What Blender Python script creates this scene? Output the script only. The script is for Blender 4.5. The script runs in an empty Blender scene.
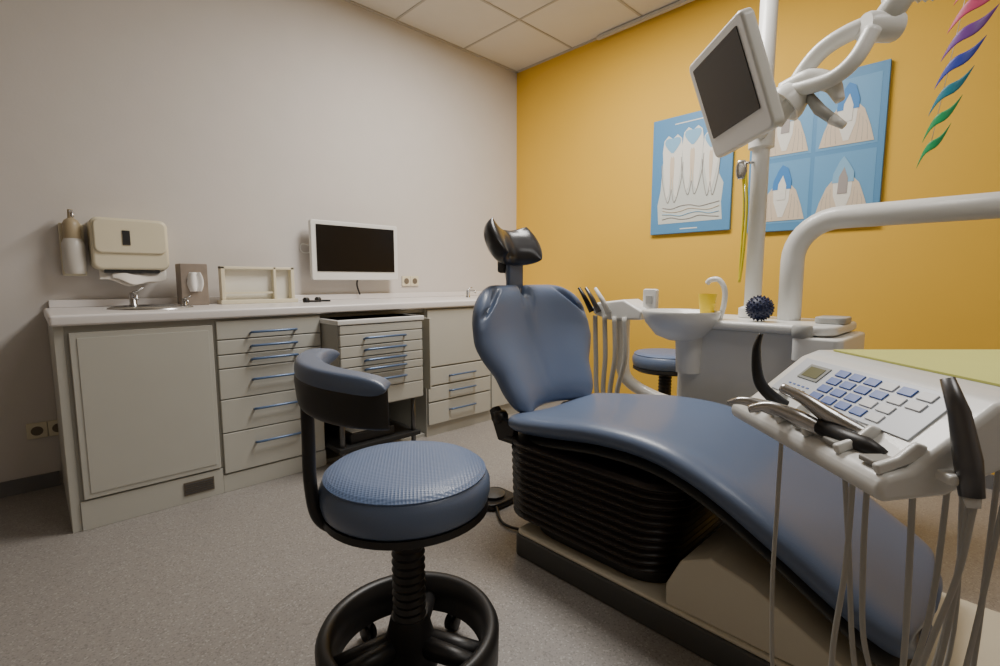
import bpy, bmesh, math, random
from mathutils import Vector, Matrix
random.seed(4)
SC=bpy.context.scene; COL=SC.collection
# ------------------------------------------------------------ materials
MC={}
def mat(name,c,rough=0.5,metal=0.0,bump=0.0,bscale=60,var=0.0,vscale=8,coat=0.0,emit=0,spec=0.5):
    if name in MC: return MC[name]
    m=bpy.data.materials.new(name);m.use_nodes=True;nt=m.node_tree;b=nt.nodes['Principled BSDF']
    b.inputs['Base Color'].default_value=(*c,1);b.inputs['Roughness'].default_value=rough
    b.inputs['Metallic'].default_value=metal;b.inputs['Coat Weight'].default_value=coat
    b.inputs['Specular IOR Level'].default_value=spec
    tc=nt.nodes.new('ShaderNodeTexCoord')
    n=nt.nodes.new('ShaderNodeTexNoise');n.inputs['Scale'].default_value=vscale;n.inputs['Detail'].default_value=4
    nt.links.new(tc.outputs['Object'],n.inputs['Vector'])
    mx=nt.nodes.new('ShaderNodeMix');mx.data_type='RGBA'
    v=var if var else 0.03
    mx.inputs[6].default_value=(*[max(0,x*(1-v)) for x in c],1);mx.inputs[7].default_value=(*[min(1,x*(1+v)) for x in c],1)
    nt.links.new(n.outputs['Fac'],mx.inputs[0]);nt.links.new(mx.outputs[2],b.inputs['Base Color'])
    if bump:
        n2=nt.nodes.new('ShaderNodeTexNoise');n2.inputs['Scale'].default_value=bscale;n2.inputs['Detail'].default_value=3
        nt.links.new(tc.outputs['Object'],n2.inputs['Vector'])
        bp=nt.nodes.new('ShaderNodeBump');bp.inputs['Strength'].default_value=bump;bp.inputs['Distance'].default_value=0.004
        nt.links.new(n2.outputs['Fac'],bp.inputs['Height']);nt.links.new(bp.outputs['Normal'],b.inputs['Normal'])
    MC[name]=m;return m
def srgb(r,g,b):
    f=lambda x:((x/255+0.055)/1.055)**2.4 if x>10 else x/255/12.92
    return (f(r),f(g),f(b))
WHITE=mat('white_plastic',srgb(226,226,222),0.35,coat=0.2)
CREAM=mat('cream_plastic',srgb(222,214,188),0.4)
GREIGE=mat('cabinet_laminate',srgb(190,189,180),0.45)
GREIGE2=mat('cabinet_carcass',srgb(172,170,161),0.5)
TOP=mat('countertop_laminate',srgb(230,226,224),0.3)
BLUE=mat('blue_leather',srgb(94,109,136),0.38,bump=0.12,bscale=350,coat=0.08)
BLACK=mat('black_plastic',(0.012,0.011,0.011),0.42)
BLKRUB=mat('black_rubber_bellows',(0.020,0.014,0.012),0.36)
BLKLEA=mat('black_leather',(0.02,0.02,0.023),0.28)
STEEL=mat('steel',(0.55,0.55,0.55),0.25,metal=1)
DSTEEL=mat('dark_steel',(0.14,0.14,0.145),0.35,metal=0.8)
BHAND=mat('blue_handle',srgb(92,114,148),0.3,metal=0.3)
SCREEN=mat('screen_glass',(0.010,0.008,0.007),0.22,spec=0.22)
BEIGE=mat('beige_base',srgb(210,202,182),0.5)
DGREY=mat('dark_grey_plinth',srgb(76,76,74),0.5)
HOSE=mat('hose_grey',srgb(178,176,170),0.45)
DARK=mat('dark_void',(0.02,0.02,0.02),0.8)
GREYPL=mat('grey_pl',srgb(170,170,166),0.4)
# ------------------------------------------------------------ mesh helpers
def mk(name,verts,faces,m,smooth=False):
    me=bpy.data.meshes.new(name);me.from_pydata([tuple(v) for v in verts],[],faces);me.update()
    bm=bmesh.new();bm.from_mesh(me);bmesh.ops.recalc_face_normals(bm,faces=bm.faces);bm.to_mesh(me);bm.free()
    o=bpy.data.objects.new(name,me);COL.objects.link(o);me.materials.append(m)
    if smooth:
        for p in me.polygons:p.use_smooth=True
    return o
def bev(o,w,seg=3):
    b=o.modifiers.new('bevel','BEVEL');b.width=w;b.segments=seg;b.limit_method='ANGLE';b.angle_limit=math.radians(35)
    for p in o.data.polygons:p.use_smooth=True
    n=o.modifiers.new('wn','WEIGHTED_NORMAL');n.keep_sharp=True
    return o
def box(name,x0,x1,y0,y1,z0,z1,m,b=0.0,seg=2):
    v=[(x,y,z) for x in(x0,x1) for y in(y0,y1) for z in(z0,z1)]
    f=[(0,1,3,2),(4,6,7,5),(0,4,5,1),(2,3,7,6),(0,2,6,4),(1,5,7,3)]
    o=mk(name,v,f,m)
    if b: bev(o,b,seg)
    return o
def frame_axis(d):
    d=d.normalized();u=Vector((0,0,1)) if abs(d.z)<0.9 else Vector((1,0,0))
    a=d.cross(u).normalized();b=a.cross(d).normalized();return a,b
def tube(name,pts,r,m,n=14,cap=True,smooth=True):
    P=[Vector(p) for p in pts];N=len(P);R=r if isinstance(r,(list,tuple)) else [r]*N
    vs=[];fs=[];a=None
    for i in range(N):
        d=(P[min(i+1,N-1)]-P[max(i-1,0)]).normalized()
        if a is None: a,b=frame_axis(d)
        else:
            a=(a-d*a.dot(d)).normalized()
            b=a.cross(d)
        for k in range(n):
            t=2*math.pi*k/n;vs.append(P[i]+a*math.cos(t)*R[i]+b*math.sin(t)*R[i])
    for i in range(N-1):
        for k in range(n):
            fs.append((i*n+k,i*n+(k+1)%n,(i+1)*n+(k+1)%n,(i+1)*n+k))
    if cap: fs.append(tuple(range(n)));fs.append(tuple((N-1)*n+k for k in range(n)))
    return mk(name,vs,fs,m,smooth)
def cr(pts,sub=8):
    P=[Vector(p) for p in pts];P=[2*P[0]-P[1]]+P+[2*P[-1]-P[-2]];o=[]
    for i in range(1,len(P)-2):
        for k in range(sub):
            t=k/sub;a,b,c,d=P[i-1:i+3]
            o.append(0.5*((2*b)+(c-a)*t+(2*a-5*b+4*c-d)*t*t+(3*b-a-3*c+d)*t**3))
    o.append(P[-2]);return o
def spipe(name,pts,r,m,n=14,sub=8):
    P=cr(pts,sub)
    if isinstance(r,(list,tuple)) and len(r)==len(pts):
        R=[]
        for i in range(len(pts)-1):
            for k in range(sub): R.append(r[i]+(r[i+1]-r[i])*k/sub)
        R.append(r[-1]);r=R
    return tube(name,P,r,m,n)
def lathe(name,prof,c,m,n=40,smooth=True,axis=None):
    vs=[];fs=[];N=len(prof)
    for (r,z) in prof:
        for k in range(n):
            t=2*math.pi*k/n;vs.append(Vector((r*math.cos(t),r*math.sin(t),z)))
    for i in range(N-1):
        for k in range(n): fs.append((i*n+k,i*n+(k+1)%n,(i+1)*n+(k+1)%n,(i+1)*n+k))
    closed=(abs(prof[0][0]-prof[-1][0])<1e-6 and abs(prof[0][1]-prof[-1][1])<1e-6)
    if not closed:
        if prof[0][0]>1e-4: fs.append(tuple(range(n)))
        if prof[-1][0]>1e-4: fs.append(tuple((N-1)*n+k for k in range(n)))
    M=Matrix.Identity(3)
    if axis is not None: M=Vector((0,0,1)).rotation_difference(Vector(axis)).to_matrix()
    vs=[M@v+Vector(c) for v in vs]
    o=mk(name,vs,fs,m,smooth)
    bm=bmesh.new();bm.from_mesh(o.data);bmesh.ops.remove_doubles(bm,verts=bm.verts,dist=1e-5);bmesh.ops.recalc_face_normals(bm,faces=bm.faces);bm.to_mesh(o.data);bm.free()
    if smooth:
        e=o.modifiers.new('es','EDGE_SPLIT');e.split_angle=math.radians(50)
    return o
def pillow(name,P,T,m,nu=28,nt=36,e=6):
    us=[math.sin(math.pi/2*(-1+2*i/nu)) for i in range(nu+1)];ts=[math.sin(math.pi/2*(-1+2*j/nt)) for j in range(nt+1)]
    F=[];B=[]
    for u in us:
        for t in ts:
            h=1e-3
            du=P(min(u+h,1),t)-P(max(u-h,-1),t);dt=P(u,min(t+h,1))-P(u,max(t-h,-1))
            n=du.cross(dt);n=n.normalized() if n.length>1e-12 else Vector((0,0,1))
            th=T(u,t) if callable(T) else T
            k=math.sqrt(max(0,1-abs(u)**e))*math.sqrt(max(0,1-abs(t)**e))
            c=P(u,t);F.append(c+n*th*k/2);B.append(c-n*th*k/2)
    W=nt+1;off=len(F);fs=[]
    for i in range(nu):
        for j in range(nt):
            q=(i*W+j,(i+1)*W+j,(i+1)*W+j+1,i*W+j+1);fs.append(q);fs.append(tuple(off+x for x in reversed(q)))
    o=mk(name,F+B,fs,m,True)
    bm=bmesh.new();bm.from_mesh(o.data);bmesh.ops.remove_doubles(bm,verts=bm.verts,dist=1e-4);bmesh.ops.recalc_face_normals(bm,faces=bm.faces);bm.to_mesh(o.data);bm.free()
    return o
def extr(name,poly,axis,a,b,m,bw=0.0,seg=3):
    def V(p,t):
        return {'x':(t,p[0],p[1]),'y':(p[0],t,p[1]),'z':(p[0],p[1],t)}[axis]
    n=len(poly);vs=[V(p,a) for p in poly]+[V(p,b) for p in poly]
    fs=[tuple(range(n)),tuple(range(2*n-1,n-1,-1))]+[(i,(i+1)%n,n+(i+1)%n,n+i) for i in range(n)]
    o=mk(name,vs,fs,m)
    if bw: bev(o,bw,seg)
    return o
def rrect(x0,x1,y0,y1,r,n=6):
    o=[]
    for cx,cy,a in((x1-r,y1-r,0),(x0+r,y1-r,90),(x0+r,y0+r,180),(x1-r,y0+r,270)):
        for k in range(n+1):
            t=math.radians(a+90*k/n);o.append((cx+r*math.cos(t),cy+r*math.sin(t)))
    return o
def group(name,objs,loc=(0,0,0),rotz=0,local=False):
    e=bpy.data.objects.new(name,None);COL.objects.link(e);e.empty_display_size=0.1
    e.location=loc;e.rotation_euler=(0,0,rotz)
    M=Matrix.Translation(Vector(loc))@Matrix.Rotation(rotz,4,'Z')
    for o in objs:
        o.parent=e
        if not local:o.matrix_parent_inverse=M.inverted()
    return e
def interp(x,pts):
    if x<=pts[0][0]:return pts[0][1]
    for (a,b),(c,d) in zip(pts,pts[1:]):
        if x<=c:
            k=(x-a)/(c-a)
            return b+(d-b)*k
    return pts[-1][1]
def smooth_tab(pts,n=200,it=60):
    xs=[interp(i/n,pts) for i in range(n+1)]
    for _ in range(it): xs=[xs[0]]+[(xs[i-1]+2*xs[i]+xs[i+1])/4 for i in range(1,n)]+[xs[-1]]
    return lambda s:(lambda q:xs[int(q)]+(xs[min(int(q)+1,n)]-xs[int(q)])*(q-int(q)))(max(0,min(1,s))*n)
# ------------------------------------------------------------ room
XW,YW,H=3.27,3.16,2.83
X0,Y0=-2.4,-2.6
wm=mat('wall_white_paint',srgb(210,205,200),0.85,bump=0.08,bscale=90)
ym=mat('wall_yellow_paint',(0.80,0.475,0.05),0.8,bump=0.08,bscale=90,var=0.03,vscale=3)
box('wall_back',X0,XW+0.1,YW,YW+0.1,0,H,wm)
box('wall_right',XW,XW+0.1,Y0,YW,0,H,ym)
box('wall_left',X0-0.1,X0,Y0,YW+0.1,0,H,wm)
box('wall_front',X0,XW+0.1,Y0-0.1,Y0,0,H,wm)
fm=mat('floor_vinyl',srgb(150,144,134),0.40)
nt=fm.node_tree;b=nt.nodes['Principled BSDF'];tc=nt.nodes.new('ShaderNodeTexCoord')
vo=nt.nodes.new('ShaderNodeTexVoronoi');vo.inputs['Scale'].default_value=230
nt.links.new(tc.outputs['Object'],vo.inputs['Vector'])
rp=nt.nodes.new('ShaderNodeValToRGB');rp.color_ramp.interpolation='CONSTANT'
el=rp.color_ramp.elements;el[0].position=0;el[0].color=(*srgb(130,125,121),1);el[1].position=0.12;el[1].color=(*srgb(148,143,138),1)
for pos,c in((0.55,srgb(152,147,142)),(0.8,srgb(142,137,133)),(0.94,srgb(170,166,161))):
    x=el.new(pos);x.color=(*c,1)
sep=nt.nodes.new('ShaderNodeSeparateColor');nt.links.new(vo.outputs['Color'],sep.inputs[0]);nt.links.new(sep.outputs[0],rp.inputs[0])
nt.links.new(rp.outputs[0],b.inputs['Base Color'])
box('floor',X0-0.1,XW+0.1,Y0-0.1,YW+0.1,-0.1,0,fm)
cm=mat('ceiling_tile',srgb(218,214,206),0.9,bump=0.2,bscale=140)
box('ceiling',X0-0.1,XW+0.1,Y0-0.1,YW+0.1,H,H+0.1,cm)
gr=mat('ceiling_grid',srgb(180,176,168),0.5)
T=0.625;g=[]
x=XW-T
while x>X0: g.append(box('bar',x-0.008,x+0.008,Y0,YW,H-0.004,H,gr));x-=T
y=YW-T
while y>Y0: g.append(box('bar',X0,XW,y-0.008,y+0.008,H-0.005,H,gr));y-=T
g.append(box('edge',X0,XW,YW-0.022,YW,H-0.008,H,gr));g.append(box('edge2',XW-0.022,XW,Y0,YW,H-0.008,H,gr))
group('trim_ceiling_grid',g,(0,0,H))
box('trim_curtain_rail',XW-0.05,XW-0.022,Y0+0.1,2.28,H-0.03,H-0.008,mat('rail_white',srgb(205,200,190),0.4))
bb=mat('baseboard_grey',srgb(112,112,114),0.5)
box('baseboard_back',X0,0.05,YW-0.014,YW,0,0.07,bb)
box('baseboard_right',XW-0.014,XW,Y0,2.5,0,0.07,bb)
# ------------------------------------------------------------ cabinets
CY=2.50
def handle(name,xc,z,w,y,m,out=0.028):
    return tube(name,[(xc-w/2,y,z-0.006),(xc-w/2,y-out*0.8,z),(xc-w/2+0.012,y-out,z+0.001),(xc+w/2-0.012,y-out,z+0.001),(xc+w/2,y-out*0.8,z),(xc+w/2,y,z-0.006)],0.0062,m,8)
def front(name,x0,x1,z0,z1,y=CY): return box(name,x0+0.0025,x1-0.0025,y-0.018,y,z0+0.0025,z1-0.0025,GREIGE,0.003)
p=[]
p.append(box('side_panel',0.06,0.09,CY-0.005,YW-0.01,0,0.825,GREIGE,0.002))
p.append(box('carcass_door',0.09,0.60,CY,YW-0.01,0,0.825,GREIGE2))
p.append(front('door',0.10,0.595,0.125,0.80))
p.append(box('door_inset',0.125,0.575,CY-0.021,CY-0.018,0.15,0.775,GREIGE,0.001))
p.append(box('plinth',0.09,0.60,CY-0.012,CY,0,0.12,GREIGE,0.002))
p.append(box('vent',0.44,0.56,CY-0.016,CY-0.01,0.035,0.095,mat('vent_metal',srgb(120,112,100),0.4,metal=0.6)))
for k in range(5): p.append(box('vent_slat',0.445,0.555,CY-0.019,CY-0.015,0.043+k*0.01,0.047+k*0.01,DSTEEL))
p.append(box('carcass_drawers',0.60,1.10,CY,YW-0.01,0,0.825,GREIGE2))
zs=[0.815,0.725,0.655,0.59,0.445,0.285,0.09]
hz=[0.755,0.69,0.627,0.53,0.385,0.22]
for i in range(6):
    p.append(front('drawer_front',0.605,1.095,zs[i+1],zs[i]));p.append(handle('drawer_handle',0.855,hz[i],0.21,CY-0.018,BHAND))
p.append(box('plinth',0.60,1.10,CY-0.012,CY,0,0.085,GREIGE,0.002))
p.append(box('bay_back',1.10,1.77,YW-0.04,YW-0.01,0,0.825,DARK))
p.append(box('bay_top',1.10,1.77,CY+0.02,YW-0.04,0.80,0.825,GREIGE2))
p.append(box('bay_floor',1.10,1.77,CY+0.02,YW-0.04,0.0,0.02,GREIGE2))
p.append(box('carcass_right',1.77,2.32,CY,YW-0.01,0,0.825,GREIGE2))
p.append(front('door',1.775,2.315,0.45,0.815))
for (a,b_,h_) in((0.33,0.445,0.385),(0.225,0.325,0.285),(0.075,0.22,0.16)):
    p.append(front('drawer_front',1.775,2.315,a,b_));p.append(handle('drawer_handle',2.05,h_,0.21,CY-0.018,BHAND))
p.append(box('carcass_far',2.32,XW-0.01,CY,YW-0.01,0,0.825,GREIGE2))
for q in((2.325,2.79),(2.795,3.255)): p.append(front('door',q[0],q[1],0.09,0.815))
p.append(box('countertop',0.05,XW-0.005,CY-0.035,YW-0.002,0.825,0.868,TOP,0.010,3))
p.append(box('backsplash',0.07,XW-0.005,YW-0.03,YW-0.002,0.868,0.905,TOP,0.004))
p.append(lathe('sink_rim',[(0.0,0.872),(0.13,0.872),(0.15,0.880),(0.165,0.874),(0.168,0.868)],(0.42,2.80,0),STEEL))
group('counter_cabinet',p,(1.6,2.8,0))
q=[];TY=2.30
q.append(box('carcass',1.10,1.60,TY,TY+0.5,0.33,0.80,GREIGE2,0.003))
q.append(box('top_lip',1.09,1.61,TY-0.022,TY+0.5,0.775,0.80,WHITE,0.004))
zz=[0.772,0.725,0.665,0.605,0.555,0.51,0.43,0.335]
for i in range(7):
    q.append(box('drawer_front',1.103,1.597,TY-0.018,TY,zz[i+1]+0.003,zz[i]-0.002,GREIGE,0.003))
    if 0<i<6:q.append(handle('drawer_handle',1.355,(zz[i]+zz[i+1])/2+0.008,0.24,TY-0.018,BHAND,0.024))
for s in(1.13,1.57):
    for yy in(TY+0.05,TY+0.45):
        q.append(tube('leg',[(s,yy,0.33),(s,yy,0.02)],0.014,DSTEEL,10))
        q.append(lathe('foot',[(0.0,0),(0.025,0),(0.025,0.02),(0.0,0.03)],(s,yy,0),BLACK,16))
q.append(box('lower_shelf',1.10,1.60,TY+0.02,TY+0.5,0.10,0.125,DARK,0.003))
q.append(box('side_slider',1.66,1.67,2.3,2.7,0.36,0.78,GREIGE,0.002))
group('drawer_trolley',q,(1.35,2.5,0))
q=[box('body',1.18,1.45,2.36,2.60,0.127,0.18,BLACK,0.006),box('paper',1.20,1.40,2.38,2.52,0.181,0.187,WHITE)]
group('sterilization_tray',q,(1.3,2.45,0.127))
# ------------------------------------------------------------ counter things
def faucet(x,y,s=1.0):
    o=[lathe('base',[(0,0),(0.024*s,0),(0.024*s,0.01),(0.018*s,0.015),(0.018*s,0.075*s),(0.013*s,0.085*s),(0,0.088*s)],(x,y,0.868),STEEL,20)]
    o.append(spipe('spout',[(x,y,0.868+0.05*s),(x,y-0.05*s,0.868+0.075*s),(x,y-0.11*s,0.868+0.07*s),(x,y-0.125*s,0.868+0.05*s)],0.010*s,STEEL,10))
    o.append(tube('lever',[(x,y,0.868+0.085*s),(x+0.05*s,y-0.01,0.868+0.11*s)],[0.007*s,0.004*s],STEEL,8))
    return o
group('sink_faucet',faucet(0.37,2.95,0.85),(0.37,2.95,0.868))
group('faucet_small',faucet(0.555,2.80,0.5),(0.555,2.80,0.868))
group('mixer_tap',faucet(2.42,2.85,0.7),(2.42,2.85,0.868))
o=[extr('housing',rrect(0.235,0.545,1.05,1.30,0.035),'y',3.02,YW-0.001,CREAM,0.014,4),
   extr('lid',rrect(0.245,0.535,1.13,1.292,0.03),'y',3.008,3.03,CREAM,0.008,3),
   box('level_window',0.355,0.385,3.004,3.012,1.17,1.24,DARK),
   box('sheet_slot',0.28,0.50,3.03,YW-0.01,1.035,1.052,DARK)]
def PT(u,t):
    return Vector((0.395+0.135*u,3.05+0.012*math.sin(u*5)+0.012*t,1.02+0.025*t-0.022*math.cos(u*2.2)+0.006*math.sin(u*7)))
o.append(pillow('paper_towel',PT,0.008,mat('paper',srgb(235,230,222),0.9),30,16))
o.append(pillow('paper_towel_2',lambda u,t:PT(u*0.8,t)+Vector((0.02,-0.015,0.008)),0.006,MC['paper'],30,16))
group('paper_towel_dispenser',o,(0.39,3.09,1.05))
o=[lathe('bottle',[(0,0),(0.035,0),(0.043,0.02),(0.043,0.14),(0.03,0.17),(0.02,0.18)],(0.175,3.09,1.03),mat('translucent_bottle',srgb(208,204,196),0.3)),
   box('bracket',0.13,0.22,3.125,YW-0.001,1.02,1.27,CREAM,0.006),
   lathe('cap',[(0.03,0),(0.034,0.01),(0.034,0.07),(0.026,0.09),(0.012,0.10),(0.010,0.14),(0,0.142)],(0.175,3.09,1.19),mat('cap_beige',srgb(176,160,130),0.4)),
   tube('pump_lever',[(0.175,3.09,1.32),(0.175,3.02,1.315),(0.175,2.99,1.29)],0.007,STEEL,8)]
group('soap_dispenser',o,(0.175,3.09,1.03))
o=[box('box',0.575,0.70,2.96,3.07,0.868,1.085,mat('tissue_box_taupe',srgb(140,128,116),0.6,var=0.25,vscale=20),0.004)]
o.append(lathe('opening',[(0,0),(0.036,0),(0.036,0.003),(0,0.003)],(0.638,2.959,0.995),mat('tissue_slot',srgb(90,80,72),0.8),24,axis=(0,-1,0)))
o.append(pillow('tissue',lambda u,t:Vector((0.638+0.036*u*(1-0.35*t*t),2.948+0.01*math.sin(5*u),0.99+0.05*t)),0.012,mat('tissue_white',srgb(240,238,235),0.9),16,16,4))
group('tissue_box',o,(0.64,3.0,0.868))
o=[]
x0,x1,z0,z1,y=0.765,1.16,0.868,1.075,2.97
o.append(box('bottom',x0-0.01,x1+0.01,y-0.02,y+0.07,z0,z0+0.022,CREAM,0.003))
o.append(box('top',x0,x1,y,y+0.05,z1-0.015,z1,CREAM,0.003));o.append(box('left',x0,x0+0.02,y,y+0.05,z0,z1,CREAM,0.003))
o.append(box('right',x1-0.02,x1,y,y+0.05,z0,z1,CREAM,0.003));o.append(box('divider',x1-0.12,x1-0.105,y,y+0.05,z0,z1,CREAM,0.003))
o.append(box('back_panel',x0+0.02,x1-0.02,y+0.04,y+0.048,z0+0.02,z1-0.015,mat('panel_ivory',srgb(218,215,205),0.5)))
o.append(box('mid_rail',x0+0.02,x1-0.12,y+0.01,y+0.02,z0+0.055,z0+0.065,CREAM))
group('instrument_rack',o,(0.95,2.99,0.868))
o=[spipe('cable',[(1.17,2.86,0.876),(1.22,2.83,0.876),(1.27,2.87,0.876),(1.32,2.84,0.876)],0.006,BLACK,8),
   lathe('plug',[(0,0),(0.018,0),(0.02,0.02),(0.012,0.03),(0,0.03)],(1.18,2.86,0.868),BLACK,14),
   lathe('plug2',[(0,0),(0.018,0),(0.02,0.02),(0.012,0.03),(0,0.03)],(1.26,2.88,0.868),BLACK,14)]
group('charger_cable',o,(1.25,2.86,0.868))
o=[extr('housing',rrect(1.305,1.935,1.00,1.38,0.015),'y',3.05,3.085,WHITE,0.006),
   box('screen',1.338,1.902,3.046,3.051,1.055,1.352,SCREEN),
   box('mount',1.56,1.68,3.085,YW-0.001,1.12,1.26,DSTEEL),
   spipe('cable',[(1.645,3.09,1.03),(1.64,3.11,0.97),(1.66,3.11,0.90)],0.006,BLACK,8),
   spipe('side_cable',[(1.33,3.12,1.22),(1.29,3.15,1.23),(1.275,3.15,1.20),(1.30,3.15,1.175),(1.34,3.12,1.18)],0.0035,WHITE,8)]
group('wall_monitor',o,(1.64,3.07,1.02))
def outlet(name,x,z,n,y=YW-0.001,m=WHITE):
    o=[]
    for i in range(n):
        o.append(box('plate',x+i*0.075,x+0.073+i*0.075,y-0.012,y,z,z+0.075,m,0.003))
        o.append(lathe('recess',[(0,0),(0.02,0),(0.022,0.002),(0,0.002)],(x+0.036+i*0.075,y-0.0125,z+0.037),mat('socket_dark',srgb(110,100,85),0.6),20,axis=(0,-1,0)))
    return group(name,o,(x,y,z))
outlet('wall_outlet',2.03,0.955,2,m=CREAM);outlet('wall_outlet',-0.05,0.25,2,m=CREAM)
# ------------------------------------------------------------ posters
PB=mat('poster_blue',srgb(88,144,188),0.45);PB2=mat('poster_light_blue',srgb(134,182,214),0.45)
TOO=mat('poster_tooth',srgb(230,228,218),0.5);GUM=mat('poster_bone',srgb(216,198,174),0.5);INK=mat('poster_ink',srgb(160,152,148),0.6)
DBL=mat('poster_deep_blue',srgb(60,130,195),0.5);PALE=mat('poster_pale_bone',srgb(206,210,202),0.5)
def ypoly(name,pts,x,m): return extr(name,pts,'x',x,x-0.0012,m)
def tooth(yc,z0,w,h,roots=2):
    P=[(-0.5,0.55),(-0.55,0.75),(-0.48,0.93),(-0.25,1.0),(0,0.94),(0.25,1.0),(0.48,0.93),(0.55,0.75),(0.5,0.55)]
    if roots==2:P+=[(0.42,0.3),(0.3,0.0),(0.15,0.05),(0.05,0.38),(-0.05,0.38),(-0.15,0.05),(-0.3,0.0),(-0.42,0.3)]
    else:P+=[(0.3,0.25),(0.08,0.0),(-0.08,0.0),(-0.3,0.25)]
    return [(yc-a*w,z0+b*h) for a,b in P]
XP=XW-0.003
x=XP-0.022
o=[box('panel',x,XP,1.25,1.80,1.32,2.10,PB,0.003)]
o.append(box('caption_rule',x-0.001,x,1.40,1.64,2.045,2.052,TOO))
o.append(ypoly('jaw_bone',[(1.74,1.39),(1.30,1.39),(1.31,1.50),(1.30,1.62),(1.33,1.68),(1.33,1.86),(1.38,1.90),(1.44,1.86),(1.50,1.89),(1.58,1.86),(1.68,1.88),(1.72,1.80),(1.73,1.62),(1.75,1.52)],x,PALE))
for (yc,z,w,h,r) in((1.65,1.56,0.13,0.42,2),(1.51,1.60,0.13,0.41,2),(1.385,1.58,0.10,0.38,1)):
    o.append(ypoly('tooth',tooth(yc,z,w,h,r),x-0.0015,TOO))
    o.append(ypoly('crown_shade',tooth(yc,z+h*0.72,w*0.8,h*0.24,1),x-0.003,PB2))
    o.append(ypoly('tooth_pulp',tooth(yc,z+0.05,w*0.22,h*0.55,r),x-0.003,GUM))
    for s in(-0.62,0.62):
        o.append(spipe('outline',[(x-0.004,yc+s*w*0.95,z+h*0.55),(x-0.004,yc+s*w*0.8,z+0.1),(x-0.004,yc+s*w*0.3,z-0.03),(x-0.004,yc,z+0.06)],0.0018,INK,6,5))
for k in range(4):
    o.append(spipe('nerve_line',[(x-0.003,1.71-i*0.065,1.42+k*0.026+0.01*math.sin(i*1.9+k)) for i in range(7)],0.0025,[INK,PB2,GUM,INK][k],6,4))
o.append(box('caption_rule',x-0.001,x,1.46,1.58,1.345,1.352,TOO))
group('tooth_anatomy_poster',o,(XW,1.5,1.32))
o=[box('panel',x,XP,0.49,1.15,1.29,2.12,PB,0.003)]
for iy in range(2):
    for iz in range(2):
        yc=0.66+iy*0.30;z0=1.34+iz*0.38;hh=0.03*((iy+iz)%2)
        o.append(box('cell',x-0.001,x,yc-0.14,yc+0.14,z0-0.005,z0+0.35,mat('poster_mid_blue',srgb(104,160,202),0.45)))
        o.append(ypoly('gum',[(yc+0.125,z0+0.01),(yc-0.125,z0+0.01),(yc-0.105,z0+0.09),(yc-0.075,z0+0.18),(yc-0.045,z0+0.215),(yc-0.02,z0+0.17),(yc+0.02,z0+0.17),(yc+0.045,z0+0.21),(yc+0.075,z0+0.17),(yc+0.105,z0+0.09)],x-0.0022,GUM))
        o.append(ypoly('root',[(yc+0.045,z0+0.2),(yc-0.045,z0+0.2),(yc-0.04,z0+0.12),(yc-0.012,z0+0.03),(yc+0.012,z0+0.03),(yc+0.04,z0+0.12)],x-0.0034,TOO))
        o.append(ypoly('crown',[(yc+0.05,z0+0.19),(yc-0.05,z0+0.19),(yc-0.05,z0+0.24),(yc-0.03,z0+0.28+hh),(yc,z0+0.33),(yc+0.02,z0+0.30),(yc+0.045,z0+0.24)],x-0.0046,DBL if hh else PB2))
        o.append(ypoly('crown_core',[(yc+0.022,z0+0.13),(yc-0.022,z0+0.13),(yc-0.024,z0+0.21),(yc-0.005,z0+0.27),(yc+0.018,z0+0.22)],x-0.0058,TOO if hh else INK))
        for s in(-1,1):
            for r in range(3):
                o.append(spipe('bone_line',[(x-0.003,yc+s*(0.055+r*0.014),z0+0.16-0.02*r),(x-0.003,yc+s*(0.052+r*0.02),z0+0.09),(x-0.003,yc+s*(0.045+r*0.025),z0+0.02)],0.001,INK,5,3))
group('tooth_decay_poster',o,(XW,0.8,1.29))
# ------------------------------------------------------------ dental chair
CX=1.53;c=[]
path=cr([(CX,1.30,0.445),(CX,1.20,0.452),(CX,1.05,0.47),(CX,0.85,0.495),(CX,0.66,0.49),(CX,0.50,0.44),(CX,0.33,0.345),(CX,0.20,0.262),(CX,0.11,0.207),(CX,0.06,0.18)],10)
def Pp(t):
    s=(t+1)/2*(len(path)-1);i=min(int(s),len(path)-2);return path[i].lerp(path[i+1],s-i)
def seatP(u,t):
    w=0.305*(1-abs(t)**9)**(1/4) if abs(t)<1 else 0
    w=max(w,0.12)*(1.0-0.08*max(0,t))
    q=Pp(t);return q+Vector((u*w,0,0.028*u*u))
c.append(pillow('seat_cushion',seatP,0.085,BLUE,32,70,8))
def seatU(u,t):
    q=Pp(t*0.96);return q+Vector((u*0.27,0,-0.045))
c.append(pillow('seat_shell',seatU,0.03,DGREY,20,50,8))
WB=smooth_tab([(0,0.19),(0.08,0.24),(0.2,0.265),(0.35,0.28),(0.5,0.325),(0.62,0.35),(0.8,0.345),(0.9,0.33),(0.97,0.30),(1,0.27)],it=40)
def backP(u,t):
    s=(t+1)/2
    w=WB(s)
    H_=0.52-0.05*math.exp(-((u+0.02)/0.085)**4)-0.085*max(0,abs(u)-0.55)**2/0.2
    d=s*H_
    z=0.485+d*0.95;y=1.30+d*0.33
    return Vector((CX+0.015+u*w,y-0.075*u*u+0.03*math.sin(s*math.pi),z))
c.append(pillow('backrest_cushion',backP,0.10,BLUE,64,48,7))
c.append(pillow('backrest_shell',lambda u,t:backP(u*0.86,t*0.88)+Vector((0,0.05,-0.01)),0.05,DGREY,20,20,6))
c.append(box('headrest_post',CX-0.045,CX+0.045,1.475,1.50,0.88,1.07,BLUE,0.008))
for s in(-1,1): c.append(tube('post_rail',[(CX+s*0.03,1.47,0.9),(CX+s*0.03,1.52,1.10)],0.012,STEEL,10))
c.append(box('headrest_joint',CX-0.05,CX+0.05,1.50,1.55,1.03,1.12,BLACK,0.012))
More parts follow.
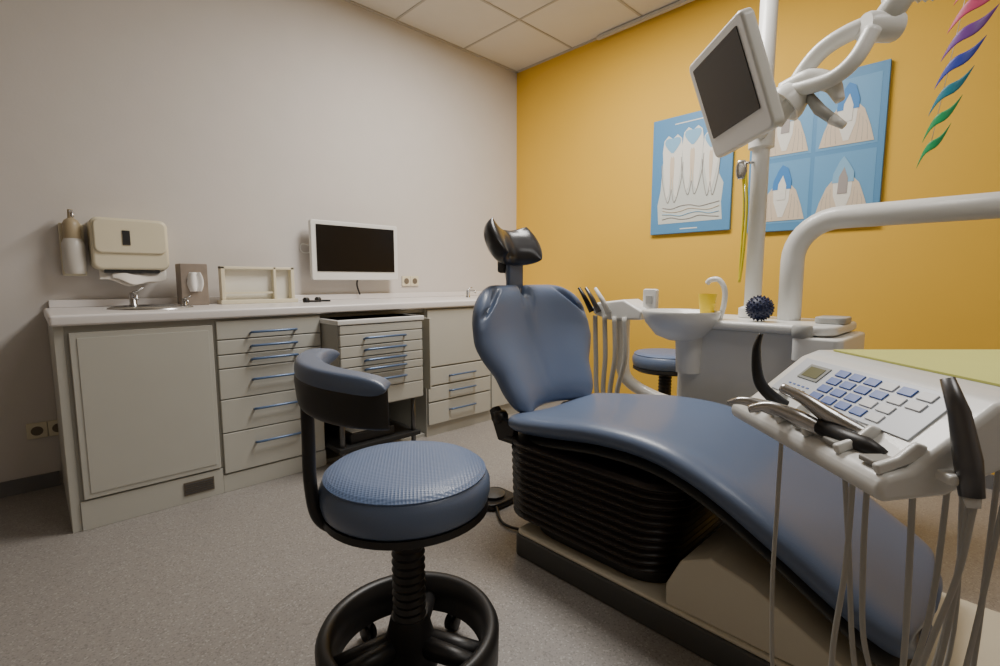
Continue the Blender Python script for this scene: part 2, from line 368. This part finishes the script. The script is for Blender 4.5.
def headP(u,t):
    return Vector((CX-0.045+0.135*u*math.sqrt(1-0.45*t*t),1.50+0.045*t-0.075*u*u,1.14+0.072*t+0.03*u*u-0.012*u))
c.append(pillow('headrest_cushion',headP,lambda u,t:0.085+0.02*abs(u),BLKLEA,28,28,3))
for s in(-1,1): c.append(tube('hinge_pin',[(CX+s*0.22,1.33,0.47),(CX+s*0.265,1.33,0.47)],0.025,BLACK,18))
for s in(-1,1):
    c.append(extr('hinge_arm',[(1.25,0.38),(1.33,0.38),(1.38,0.49),(1.35,0.51),(1.30,0.47),(1.24,0.44)],'x',CX+s*0.24-0.015,CX+s*0.24+0.015,BLACK,0.006))
def rr(hx,hy,r,cx,cy,z,n=8):
    return [(cx+a,cy+b,z) for a,b in rrect(-hx,hx,-hy,hy,r,n)]
vs=[];fs=[];NR=11;rows=[]
for k in range(2*NR+1):
    f_=k/(2*NR)
    z=0.125+0.295*f_;e=0.0 if k%2 else -0.020
    gx=0.298+0.012*f_;gy=0.328+0.03*f_;cyy=0.95-0.028*f_
    rows.append(rr(gx+e,gy+e,0.13+e,CX,cyy,z))
n=len(rows[0])
for r_ in rows: vs+=r_
for i in range(len(rows)-1):
    for k in range(n): fs.append((i*n+k,i*n+(k+1)%n,(i+1)*n+(k+1)%n,(i+1)*n+k))
fs.append(tuple(range(n)));fs.append(tuple((len(rows)-1)*n+k for k in range(n)))
b_=mk('bellows',vs,fs,BLKRUB);bev(b_,0.004,2)
c.append(b_)
c.append(extr('floor_plate',rrect(1.215,1.86,-0.25,1.185,0.03),'z',0.0,0.08,DGREY,0.006))
c.append(extr('floor_plate_cover',rrect(1.22,1.855,-0.245,1.18,0.03),'z',0.08,0.093,BEIGE,0.006))
c.append(extr('base_housing',[(0.60,0.09),(0.60,0.15),(0.56,0.235),(0.48,0.275),(0.38,0.25),(0.10,0.11),(-0.22,0.10)],'x',1.23,1.83,BEIGE,0.012))
c.append(extr('bellows_foot',rrect(CX-0.27,CX+0.27,0.61,1.17,0.13),'z',0.093,0.13,BLACK,0.008))
group('dental_chair',c,(CX,0.8,0))
o=[extr('body',rrect(1.36,1.54,1.46,1.62,0.05),'z',0,0.03,BLACK,0.008),spipe('cable',[(1.40,1.47,0.02),(1.33,1.35,0.01),(1.36,1.22,0.01)],0.006,BLACK,8),
   lathe('pedal',[(0,0),(0.05,0),(0.055,0.012),(0.03,0.022),(0,0.024)],(1.45,1.54,0.03),DGREY,24)]
group('foot_control',o,(1.45,1.54,0))
# ------------------------------------------------------------ stool
def stool_mat_perf():
    m=mat('blue_perforated_leather',srgb(98,118,154),0.42,coat=0.05);nt=m.node_tree;b=nt.nodes['Principled BSDF']
    tc=nt.nodes.new('ShaderNodeTexCoord');mp=nt.nodes.new('ShaderNodeMapping');mp.inputs['Scale'].default_value=(130,130,130)
    mp.inputs['Rotation'].default_value=(0,0,0.6)
    ck=nt.nodes.new('ShaderNodeTexVoronoi');ck.inputs['Scale'].default_value=1.0;ck.inputs['Randomness'].default_value=0.0
    nt.links.new(tc.outputs['Object'],mp.inputs[0]);nt.links.new(mp.outputs[0],ck.inputs['Vector'])
    bp=nt.nodes.new('ShaderNodeBump');bp.inputs['Strength'].default_value=0.7;bp.inputs['Distance'].default_value=0.002
    nt.links.new(ck.outputs['Distance'],bp.inputs['Height']);nt.links.new(bp.outputs['Normal'],b.inputs['Normal']);return m
PERF=stool_mat_perf()
H0=math.radians(45.9)
def ang(lat,fwd): return math.atan2(math.sin(H0)*fwd-math.cos(H0)*lat, math.cos(H0)*fwd+math.sin(H0)*lat)
def stool(x,y,zt,ang0,ang1,back=True,R0=0.20):
    o=[]
    o.append(lathe('seat',[(0,zt+0.004),(0.08,zt+0.004),(0.14,zt+0.001),(R0-0.025,zt-0.006),(R0-0.008,zt-0.02),(R0,zt-0.038),(R0,zt-0.06),(R0-0.006,zt-0.083),(R0-0.012,zt-0.09),(0,zt-0.09)],(x,y,0),BLUE,56))
    o.append(lathe('seat_top_panel',[(0,0.0012),(0.08,0.0012),(0.14,-0.0015),(R0-0.022,-0.0075),(R0-0.010,-0.0165),(R0-0.012,-0.022),(0,-0.022)],(x,y,zt+0.005),PERF,56))
    o.append(lathe('seat_pan',[(0,zt-0.09),(R0-0.006,zt-0.09),(R0-0.004,zt-0.105),(R0-0.03,zt-0.12),(0.06,zt-0.13),(0,zt-0.13)],(x,y,0),BLACK,48))
    pr=[(0.0,0.14)];z=0.14;k=0
    while z<zt-0.12:
        pr.append((0.036 if k%2 else 0.041,z));z+=0.010;k+=1
    pr.append((0,z));o.append(lathe('gas_column',pr,(x,y,0),BLACK,24))
    o.append(lathe('hub',[(0,0.05),(0.07,0.05),(0.075,0.07),(0.06,0.12),(0.05,0.16),(0.045,0.18),(0,0.18)],(x,y,0),BLACK,28))
    prof=[(0.178,0.06),(0.19,0.05),(0.212,0.05),(0.22,0.06),(0.222,0.14),(0.214,0.155),(0.20,0.158),(0.188,0.15),(0.178,0.10),(0.178,0.06)]
    o.append(lathe('base_ring',prof,(x,y,0),BLACK,64))
    for la,fw in((0.0,1),(-0.87,-0.5),(0.95,-0.25)):
        a=ang(la,fw);d=Vector((math.cos(a),math.sin(a),0));s=d.cross(Vector((0,0,1)))
        for q in(-1,1):
            o.append(tube('spoke',[Vector((x,y,0.11))+d*0.03+s*q*0.012,Vector((x,y,0.095))+d*0.195+s*q*0.022],[0.026,0.02],BLACK,12))
    for i in range(5):
        a=math.radians(20+72*i);d=Vector((math.cos(a),math.sin(a),0))
        cc=Vector((x,y,0.022))+d*0.2;s=d.cross(Vector((0,0,1)))
        for q in(-0.010,0.010):
            o.append(lathe('caster_wheel',[(0,-0.007),(0.018,-0.007),(0.022,-0.004),(0.022,0.004),(0.018,0.007),(0,0.007)],cc+s*q,BLACK,20,axis=s))
        o.append(tube('caster_stem',[cc,cc+Vector((0,0,0.04))],0.009,DSTEEL,8))
    if back:
        RB=0.212
        def P(u,t):
            a=ang0+(ang1-ang0)*(u+1)/2
            r=RB+0.004*t;return Vector((x+r*math.cos(a),y+r*math.sin(a),zt+0.203+0.042*t-0.012*u))
        o.append(pillow('back_pad_shell',P,0.05,BLACK,40,20,6))
        def P2(u,t):
            a=ang0+(ang1-ang0)*(u+1)/2
            r=RB-0.004+0.030*t;return Vector((x+r*math.cos(a),y+r*math.sin(a),zt+0.246-0.012*u))
        o.append(pillow('back_pad',P2,0.046,BLUE,40,16,6))
        am=ang0+(ang1-ang0)*0.38;d=Vector((math.cos(am),math.sin(am),0));b0=Vector((x,y,0));sd=d.cross(Vector((0,0,1)))
        for q in(-0.014,0,0.014):
            pts=[b0+d*0.07+Vector((0,0,zt-0.115)),b0+d*0.15+Vector((0,0,zt-0.122)),b0+d*0.200+Vector((0,0,zt-0.09)),b0+d*0.215+Vector((0,0,zt-0.01)),b0+d*0.215+Vector((0,0,zt+0.1)),b0+d*0.215+Vector((0,0,zt+0.2))]
            o.append(spipe('back_bracket',[v+sd*q for v in pts],0.014,BLACK,12))
    return o
a0=ang(-1,0.35);a1=ang(0.05,-1)
while a1<a0:a1+=2*math.pi
if a1-a0>math.pi: a1-=2*math.pi
group('operator_stool',stool(0.622,0.964,0.562,a0,a1),(0.622,0.964,0))
group('operator_stool',stool(2.80,1.42,0.56,0.3,2.0,False),(2.80,1.42,0))
# ------------------------------------------------------------ cuspidor unit
o=[]
o.append(extr('body',rrect(2.05,2.42,0.42,1.00,0.05),'z',0.0,0.80,WHITE,0.012))
o.append(extr('top_deck',rrect(2.01,2.44,0.40,1.02,0.07),'z',0.80,0.835,WHITE,0.012))
o.append(extr('side_block',rrect(1.99,2.40,0.37,0.53,0.03),'z',0.70,0.795,WHITE,0.01))
o.append(lathe('side_knob',[(0,0),(0.03,0),(0.035,0.006),(0.035,0.04),(0.03,0.046),(0,0.046)],(2.02,0.50,0.79),GREYPL,24))
o.append(extr('arm_socket',rrect(2.15,2.30,0.40,0.50,0.03),'z',0.835,0.86,GREYPL,0.006))
BX,BY=2.0,0.955
o.append(lathe('cuspidor_bowl',[(0.0,0.75),(0.05,0.745),(0.10,0.765),(0.145,0.82),(0.158,0.862),(0.155,0.870),(0.148,0.866),(0.13,0.83),(0.09,0.795),(0.04,0.785),(0,0.785)],(BX,BY,0),WHITE,48))
o.append(lathe('bowl_neck',[(0.05,0.60),(0.055,0.70),(0.06,0.765),(0,0.765)],(BX+0.05,BY-0.02,0),WHITE,30))
o.append(spipe('cup_filler',[(2.1,0.83,0.835),(2.1,0.815,0.90),(2.1,0.815,0.96),(2.1,0.84,1.0),(2.1,0.875,1.0),(2.1,0.89,0.985)],0.011,WHITE,12))
o.append(lathe('cup_shelf',[(0,0.835),(0.06,0.835),(0.06,0.85),(0,0.85)],(2.1,0.885,0),WHITE,30))
PX,PY=2.30,0.77
group('cuspidor_unit',o,(2.2,0.7,0))
group('equipment_pole',[tube('pole_tube',[(PX,PY,0.836),(PX,PY,2.45)],0.034,WHITE,24),lathe('pole_collar',[(0.034,0.001),(0.055,0.001),(0.055,0.04),(0.034,0.05)],(PX,PY,0.836),WHITE,28),lathe('pole_cap',[(0.034,2.44),(0.036,2.45),(0.03,2.458),(0,2.46)],(PX,PY,0),WHITE,24)],(PX,PY,0.84))
o=[]
o.append(tube('tray_arm',[(2.27,0.615,0.836),(2.27,0.615,1.08)]+[(2.27,0.615-0.16*(1-math.cos(t)),1.08+0.16*math.sin(t)) for t in [math.radians(a) for a in range(10,91,10)]]+[(2.27,-0.38,1.24)],0.043,WHITE,24))
o.append(lathe('tray_arm_joint',[(0,1.18),(0.06,1.18),(0.06,1.29),(0.05,1.30),(0,1.30)],(2.27,-0.42,0),WHITE,30))
o.append(tube('tray_arm_forward',[(2.27,-0.42,1.21),(1.55,-0.55,1.15)],0.04,WHITE,20))
o.append(tube('tray_arm_drop',[(1.55,-0.55,1.18),(1.35,-0.32,0.83),(1.25,-0.15,0.80)],0.035,WHITE,20))
group('tray_support_arm',o,(2.27,0.6,0.84))
o=[lathe('cup',[(0,0),(0.028,0),(0.038,0.09),(0.036,0.09),(0.027,0.004),(0,0.004)],(2.1,0.885,0.851),mat('yellow_plastic',(0.85,0.60,0.01),0.4),28)]
group('drinking_cup',o,(2.1,0.885,0.85))
sc_=Vector((2.1,0.675,0.888))
sb=[lathe('ball',[(0.047*math.sin(math.radians(a)),-0.047*math.cos(math.radians(a))) for a in range(0,181,12)],sc_,mat('navy_rubber',srgb(22,32,66),0.5),28)]
for i in range(130):
    zc=1-2*(i+.5)/130;r_=math.sqrt(1-zc*zc);t=i*2.399963;d=Vector((r_*math.cos(t),r_*math.sin(t),zc))
    sb.append(tube('spike',[sc_+d*0.045,sc_+d*0.053],[0.0045,0.002],MC['navy_rubber'],5))
group('spiky_massage_ball',sb,(2.1,0.675,0.835))
LY=mat('yellow_strap',(0.8,0.68,0.03),0.5)
o=[tube('hook',[(PX-0.03,PY+0.02,1.50),(2.22,0.80,1.49)],0.006,STEEL,8),
   pillow('mirror_disc',lambda u,t:Vector((2.215-0.006*u,0.815+0.022*u*math.sqrt(max(0,1-t*t*0.8)),1.465+0.04*t)),0.02,STEEL,12,12,4),
   tube('handle',[(2.22,0.80,1.44),(2.22,0.79,1.20)],0.004,STEEL,8),
   spipe('strap',[(2.22,0.80,1.46),(2.215,0.785,1.3),(2.215,0.79,1.1),(2.215,0.80,0.99)],0.006,LY,8),
   spipe('strap_2',[(2.22,0.81,1.46),(2.22,0.80,1.3),(2.215,0.80,1.1),(2.215,0.80,0.99)],0.005,LY,8)]
group('hanging_mouth_mirror',o,(2.22,0.8,1.49))
# ------------------------------------------------------------ patient monitor
def FL(l,f_,z): return Vector((math.cos(H0)*f_+math.sin(H0)*l, math.sin(H0)*f_-math.cos(H0)*l, z))
cen=FL(0.745,1.66,1.605)
yax=FL(0.0,1,0).normalized()
nrm=FL(-1,0,0).normalized()
tilt=math.radians(20)
nn=(nrm*math.cos(tilt)+Vector((0,0,-1))*math.sin(tilt)).normalized();up=yax.cross(nn);up=up if up.z>0 else -up
def local_panel(name,w,h,d0,d1,m,r=0.02,b=0.006,cu=0,cv=0):
    ob=extr(name,[(a+cu,b2+cv) for a,b2 in rrect(-w/2,w/2,-h/2,h/2,r)],'z',d0,d1,m,b)
    M=Matrix((( yax.x,up.x,nn.x,cen.x),(yax.y,up.y,nn.y,cen.y),(yax.z,up.z,nn.z,cen.z),(0,0,0,1)))
    ob.data.transform(M)
    if M.determinant()<0: ob.data.flip_normals()
    return ob
o=[local_panel('housing',0.39,0.345,-0.03,0.01,WHITE,0.025,0.010),local_panel('screen',0.315,0.245,0.010,0.013,SCREEN,0.004,0,0,0.020),
   local_panel('back_shell',0.27,0.23,-0.055,-0.03,WHITE,0.03,0.012)]
o.append(tube('bracket',[cen-nn*0.05,cen-nn*0.12+Vector((0,0,-0.02)),Vector((PX,PY,cen.z+0.0))],0.022,WHITE,14))
o.append(lathe('bracket_clamp',[(0.036,-0.05),(0.05,-0.045),(0.05,0.045),(0.036,0.05)],(PX,PY,cen.z),WHITE,24))
group('patient_monitor',o,tuple(cen))
# ------------------------------------------------------------ operating lamp
o=[]
J=Vector((1.90,0.32,1.755))
o.append(tube('arm_upper',[(1.93,0.21,1.95),(1.92,0.26,1.86),J],[0.03,0.034,0.038],WHITE,18))
o.append(lathe('joint',[(0,-0.05),(0.038,-0.05),(0.042,-0.04),(0.042,0.04),(0.038,0.05),(0,0.05)],J,WHITE,28,axis=(0.7,-0.7,0)))
o.append(spipe('arm_lower',[J+Vector((0,-0.01,0.02)),(1.90,0.40,1.765),(1.90,0.47,1.735),(1.90,0.52,1.68),(1.90,0.545,1.63)],0.027,WHITE,14,8))
o.append(spipe('yoke',[(1.86,0.33,1.74),(1.84,0.365,1.66),(1.84,0.42,1.62),(1.85,0.50,1.615),(1.86,0.55,1.62)],0.023,WHITE,12))
hc=Vector((1.88,0.545,1.60))
ax=Vector((-0.3,0.55,-0.6)).normalized()
o.append(lathe('reflector_housing',[(0,-0.05),(0.03,-0.045),(0.05,-0.02),(0.062,0.01),(0.064,0.03),(0.056,0.03),(0.04,0.0),(0,-0.015)],hc,WHITE,32,axis=ax))
o.append(spipe('head_bar',[hc+Vector((0,0.03,0.03)),hc+Vector((0,-0.05,0.045)),hc+Vector((0,-0.11,0.02)),hc+Vector((0,-0.14,-0.04))],[0.030,0.036,0.028,0.014],WHITE,12))
o.append(tube('grip',[hc+Vector((0,-0.05,0.0)),hc+Vector((-0.02,-0.09,-0.06)),hc+Vector((-0.02,-0.13,-0.10))],[0.014,0.018,0.015],GREYPL,12))
o.append(tube('grip_end',[hc+Vector((-0.02,-0.125,-0.095)),hc+Vector((-0.02,-0.16,-0.125))],[0.017,0.011],WHITE,12))
o.append(tube('grip_2',[hc+Vector((0,-0.01,0.0)),hc+Vector((-0.03,0.035,-0.07))],[0.020,0.030],WHITE,12))
cp=[]
for i in range(40):
    t=i/39;cp.append(Vector((1.93+0.05*t,0.32-0.30*t,1.87-0.03*math.sin(t*3))))
o.append(tube('corrugated_sleeve',cp,[0.038 if i%2 else 0.031 for i in range(40)],WHITE,18))
o.append(tube('lamp_boom',[(PX,PY,2.495),(PX-0.1,PY-0.25,2.495),(1.95,0.20,2.33)],0.03,WHITE,18))
o.append(tube('lamp_boom_drop',[(1.95,0.20,2.35),(1.93,0.21,1.93)],0.026,WHITE,18))
group('operating_lamp',o,tuple(hc))
# ------------------------------------------------------------ assistant element
o=[]
o.append(extr('head',[(1.26,0.80),(1.25,0.845),(1.36,0.90),(1.52,0.88),(1.56,0.85),(1.54,0.815),(1.45,0.79)],'x',2.20,2.36,WHITE,0.012))
o.append(extr('head_card',rrect(1.215,1.29,0.84,0.955,0.012),'x',2.27,2.30,WHITE,0.006))
o.append(box('card_window',2.266,2.27,1.235,1.27,0.88,0.92,GREYPL))
o.append(spipe('stalk',[(2.28,1.42,0.81),(2.28,1.41,0.65),(2.28,1.38,0.48),(2.30,1.22,0.40),(2.30,1.03,0.38)],[0.05,0.04,0.034,0.03,0.03],WHITE,16))
for i,(yy,m) in enumerate(((1.545,BLACK),(1.50,DSTEEL),(1.44,WHITE))):
    o.append(tube('handpiece',[(2.19,yy,0.83),(2.17,yy+0.03,0.90),(2.15,yy+0.06,0.96)],[0.016,0.013,0.008],m,10))
for i in range(4):
    yy=1.53-i*0.06
    o.append(spipe('hose',[(2.2,yy,0.81),(2.2,yy-0.01,0.6),(2.2,yy-0.03+0.02*i,0.35),(2.22,yy-0.12,0.22),(2.25,1.15,0.28),(2.26,1.03,0.34)],0.013,HOSE,10))
group('assistant_instrument_holder',o,(2.3,1.4,0.8))
# ------------------------------------------------------------ doctor tray unit (local frame x=lateral,y=forward)
t=[]
prof=[(0.512,0.70),(0.505,0.72),(0.515,0.737),(0.55,0.747),(0.575,0.768),(0.655,0.836),(0.69,0.850),(1.10,0.850),(1.11,0.80),(0.72,0.77),(0.60,0.71)]
t.append(extr('console_body',prof,'y',0.625,1.05,WHITE,0.012,4))
sl=Vector((0.08,0,0.068)).normalized();nl=Vector((-0.068,0,0.08)).normalized();sb0=Vector((0.575,0,0.768))
def slab(name,s0,s1,f0,f1,h0,h1,m,b=0.0):
    vs=[sb0+sl*s+nl*h+Vector((0,f_,0)) for s in(s0,s1) for f_ in(f0,f1) for h in(h0,h1)]
    f=[(0,1,3,2),(4,6,7,5),(0,4,5,1),(2,3,7,6),(0,2,6,4),(1,5,7,3)]
    ob=mk(name,vs,f,m)
    if b:bev(ob,b,2)
    return ob
KP=mat('keypad_panel',srgb(200,207,216),0.35);KB=mat('key_blue',srgb(66,104,184),0.4);KW=mat('key_white',srgb(218,221,225),0.4)
t.append(slab('keypad_panel',0.006,0.102,0.67,1.02,0,0.003,KP,0.001))
t.append(slab('lcd_bezel',0.050,0.088,0.925,0.985,0.003,0.005,mat('lcd_grey',srgb(130,135,132),0.3)))
t.append(slab('lcd',0.056,0.082,0.933,0.977,0.005,0.006,mat('lcd_olive',srgb(110,112,80),0.2)))
for r_ in range(4):
    for cc_ in range(6):
        s=0.014+r_*0.021;f1=0.905-cc_*0.036
        m=KB if (cc_<4 and not(cc_==3 and r_%2)) or (cc_==4 and r_==3) else KW
        if cc_==5 and r_<2: continue
        t.append(slab('key',s,s+0.016,f1-0.028,f1,0.003,0.0055,m,0.001))
for k in range(5): t.append(slab('label_bar',0.030,0.033,0.925+k*0.014,0.932+k*0.014,0.003,0.004,KB))
for k in range(5): t.append(slab('label_bar',0.020,0.023,0.925+k*0.014,0.932+k*0.014,0.003,0.004,DGREY))
t.append(box('paper_tray_liner',0.705,1.08,0.645,1.02,0.8505,0.854,mat('paper_yellow_green',srgb(212,214,122),0.8)))
for k in range(5):
    fy=0.99-k*0.080
    t.append(extr('cradle',[(0.515,0.735),(0.575,0.758),(0.58,0.776),(0.565,0.781),(0.54,0.760),(0.51,0.75)],'y',fy-0.034,fy-0.022,WHITE,0.004))
    t.append(box('cradle_gap',0.518,0.560,fy-0.018,fy+0.012,0.742,0.751,mat('cradle_grey',srgb(150,148,142),0.5),0.003))
t.append(spipe('handpiece_black',[(0.515,0.955,0.895),(0.508,0.955,0.86),(0.515,0.95,0.80),(0.545,0.945,0.765),(0.575,0.94,0.745)],[0.004,0.008,0.011,0.013,0.013],BLACK,12))
t.append(spipe('handpiece_silver',[(0.495,0.84,0.812),(0.515,0.81,0.800),(0.545,0.78,0.775),(0.578,0.75,0.755)],[0.009,0.010,0.015,0.013],STEEL,12))
t.append(spipe('handpiece_steel',[(0.45,0.86,0.768),(0.475,0.84,0.778),(0.505,0.81,0.768),(0.54,0.78,0.750)],[0.007,0.009,0.014,0.013],STEEL,12))
t.append(tube('handpiece_grip',[(0.53,0.785,0.758),(0.55,0.71,0.752),(0.558,0.68,0.745)],[0.013,0.014,0.010],BLACK,12))
t.append(spipe('scaler',[(0.44,0.92,0.765),(0.46,0.90,0.773),(0.50,0.88,0.765),(0.54,0.86,0.755)],[0.004,0.008,0.013,0.012],STEEL,12))
t.append(tube('syringe',[(0.588,0.63,0.872),(0.594,0.615,0.83),(0.602,0.605,0.77),(0.602,0.595,0.725)],[0.008,0.012,0.015,0.013],DSTEEL,14))
t.append(tube('syringe_collar',[(0.602,0.595,0.725),(0.601,0.59,0.712)],[0.010,0.007],WHITE,12))
t.append(box('syringe_holder',0.58,0.62,0.60,0.64,0.735,0.75,WHITE,0.005))
def hose(pts,r_=0.0042,m=HOSE): t.append(spipe('hose',pts,r_,m,8))
hose([(0.56,0.94,0.71),(0.56,0.94,0.55),(0.55,0.92,0.35),(0.55,0.88,0.15),(0.60,0.85,0.05),(0.75,0.85,0.06),(0.85,0.85,0.30),(0.82,0.84,0.79)])
hose([(0.55,0.73,0.71),(0.55,0.73,0.55),(0.54,0.73,0.38),(0.56,0.73,0.20),(0.66,0.74,0.12),(0.74,0.75,0.40),(0.76,0.75,0.79)])
hose([(0.58,0.74,0.71),(0.585,0.74,0.55),(0.60,0.74,0.40),(0.65,0.74,0.30),(0.70,0.74,0.45),(0.72,0.75,0.775)])
hose([(0.57,0.78,0.71),(0.59,0.78,0.55),(0.62,0.78,0.32),(0.68,0.78,0.18),(0.76,0.78,0.35),(0.80,0.78,0.785)])
hose([(0.60,0.68,0.72),(0.61,0.68,0.5),(0.64,0.70,0.2),(0.72,0.72,0.1),(0.80,0.76,0.3),(0.83,0.78,0.79)])
hose([(0.601,0.59,0.715),(0.595,0.595,0.62),(0.58,0.61,0.50),(0.58,0.64,0.35),(0.63,0.68,0.20),(0.72,0.70,0.35),(0.78,0.71,0.785)],0.0036)
group('doctor_instrument_console',t,(0,0,0),H0-math.pi/2,local=True)
# ------------------------------------------------------------ spiral decoration
cols=[(196,60,80),(190,70,110),(110,60,140),(50,64,160),(30,120,140),(30,150,90)]
o=[tube('thread',[(2.6,0.17,H-0.005),(2.6,0.18,2.1),(2.6,0.25,1.50)],0.0012,WHITE,5)]
for i in range(7):
    zc=2.11-i*0.098;yc=0.13+i*0.018;col=cols[min(i,5)]
    m=mat('ribbon_%d'%min(i,5),srgb(*col),0.4)
    def P(u,t,zc=zc,yc=yc,i=i):
        w=(0.026-0.0015*i)*(1-u*u)+0.001
        hl=0.088-0.007*i
        return Vector((2.6-0.03*(1-u*u),yc-u*hl,zc+u*0.078-0.018*math.sin(u*math.pi)+t*w))
    o.append(pillow('ribbon_blade',P,0.003,m,16,6,6))
group('hanging_spiral_mobile',o,(2.6,0.17,H))
# ------------------------------------------------------------ lights
def panel(x,y,w,h,pw,col=(1.0,0.96,0.91)):
    fr=[box('frame',x-w/2-0.02,x+w/2+0.02,y-h/2-0.02,y+h/2+0.02,H-0.03,H-0.008,WHITE,0.004)]
    l=bpy.data.lights.new('tube_light','AREA');l.shape='RECTANGLE';l.size=w;l.size_y=h;l.energy=pw;l.color=col
    ob=bpy.data.objects.new('tube_light',l);COL.objects.link(ob);ob.location=(x,y,H-0.035)
    group('ceiling_light_panel',fr+[ob],(x,y,H))
panel(1.95,1.55,0.6,1.2,74)
panel(1.3,-0.6,1.2,0.6,17)
w=bpy.data.worlds.new('world');SC.world=w;w.use_nodes=True
w.node_tree.nodes['Background'].inputs[0].default_value=(0.8,0.85,1,1);w.node_tree.nodes['Background'].inputs[1].default_value=0.1
cd=bpy.data.cameras.new('camera');cam=bpy.data.objects.new('camera',cd);COL.objects.link(cam)
cd.sensor_width=36;cd.lens=17.53;cd.clip_start=0.02
cam.location=(0,0,1.0);cam.rotation_euler=(math.radians(90-6.21),0,math.radians(-44.1))
SC.camera=cam
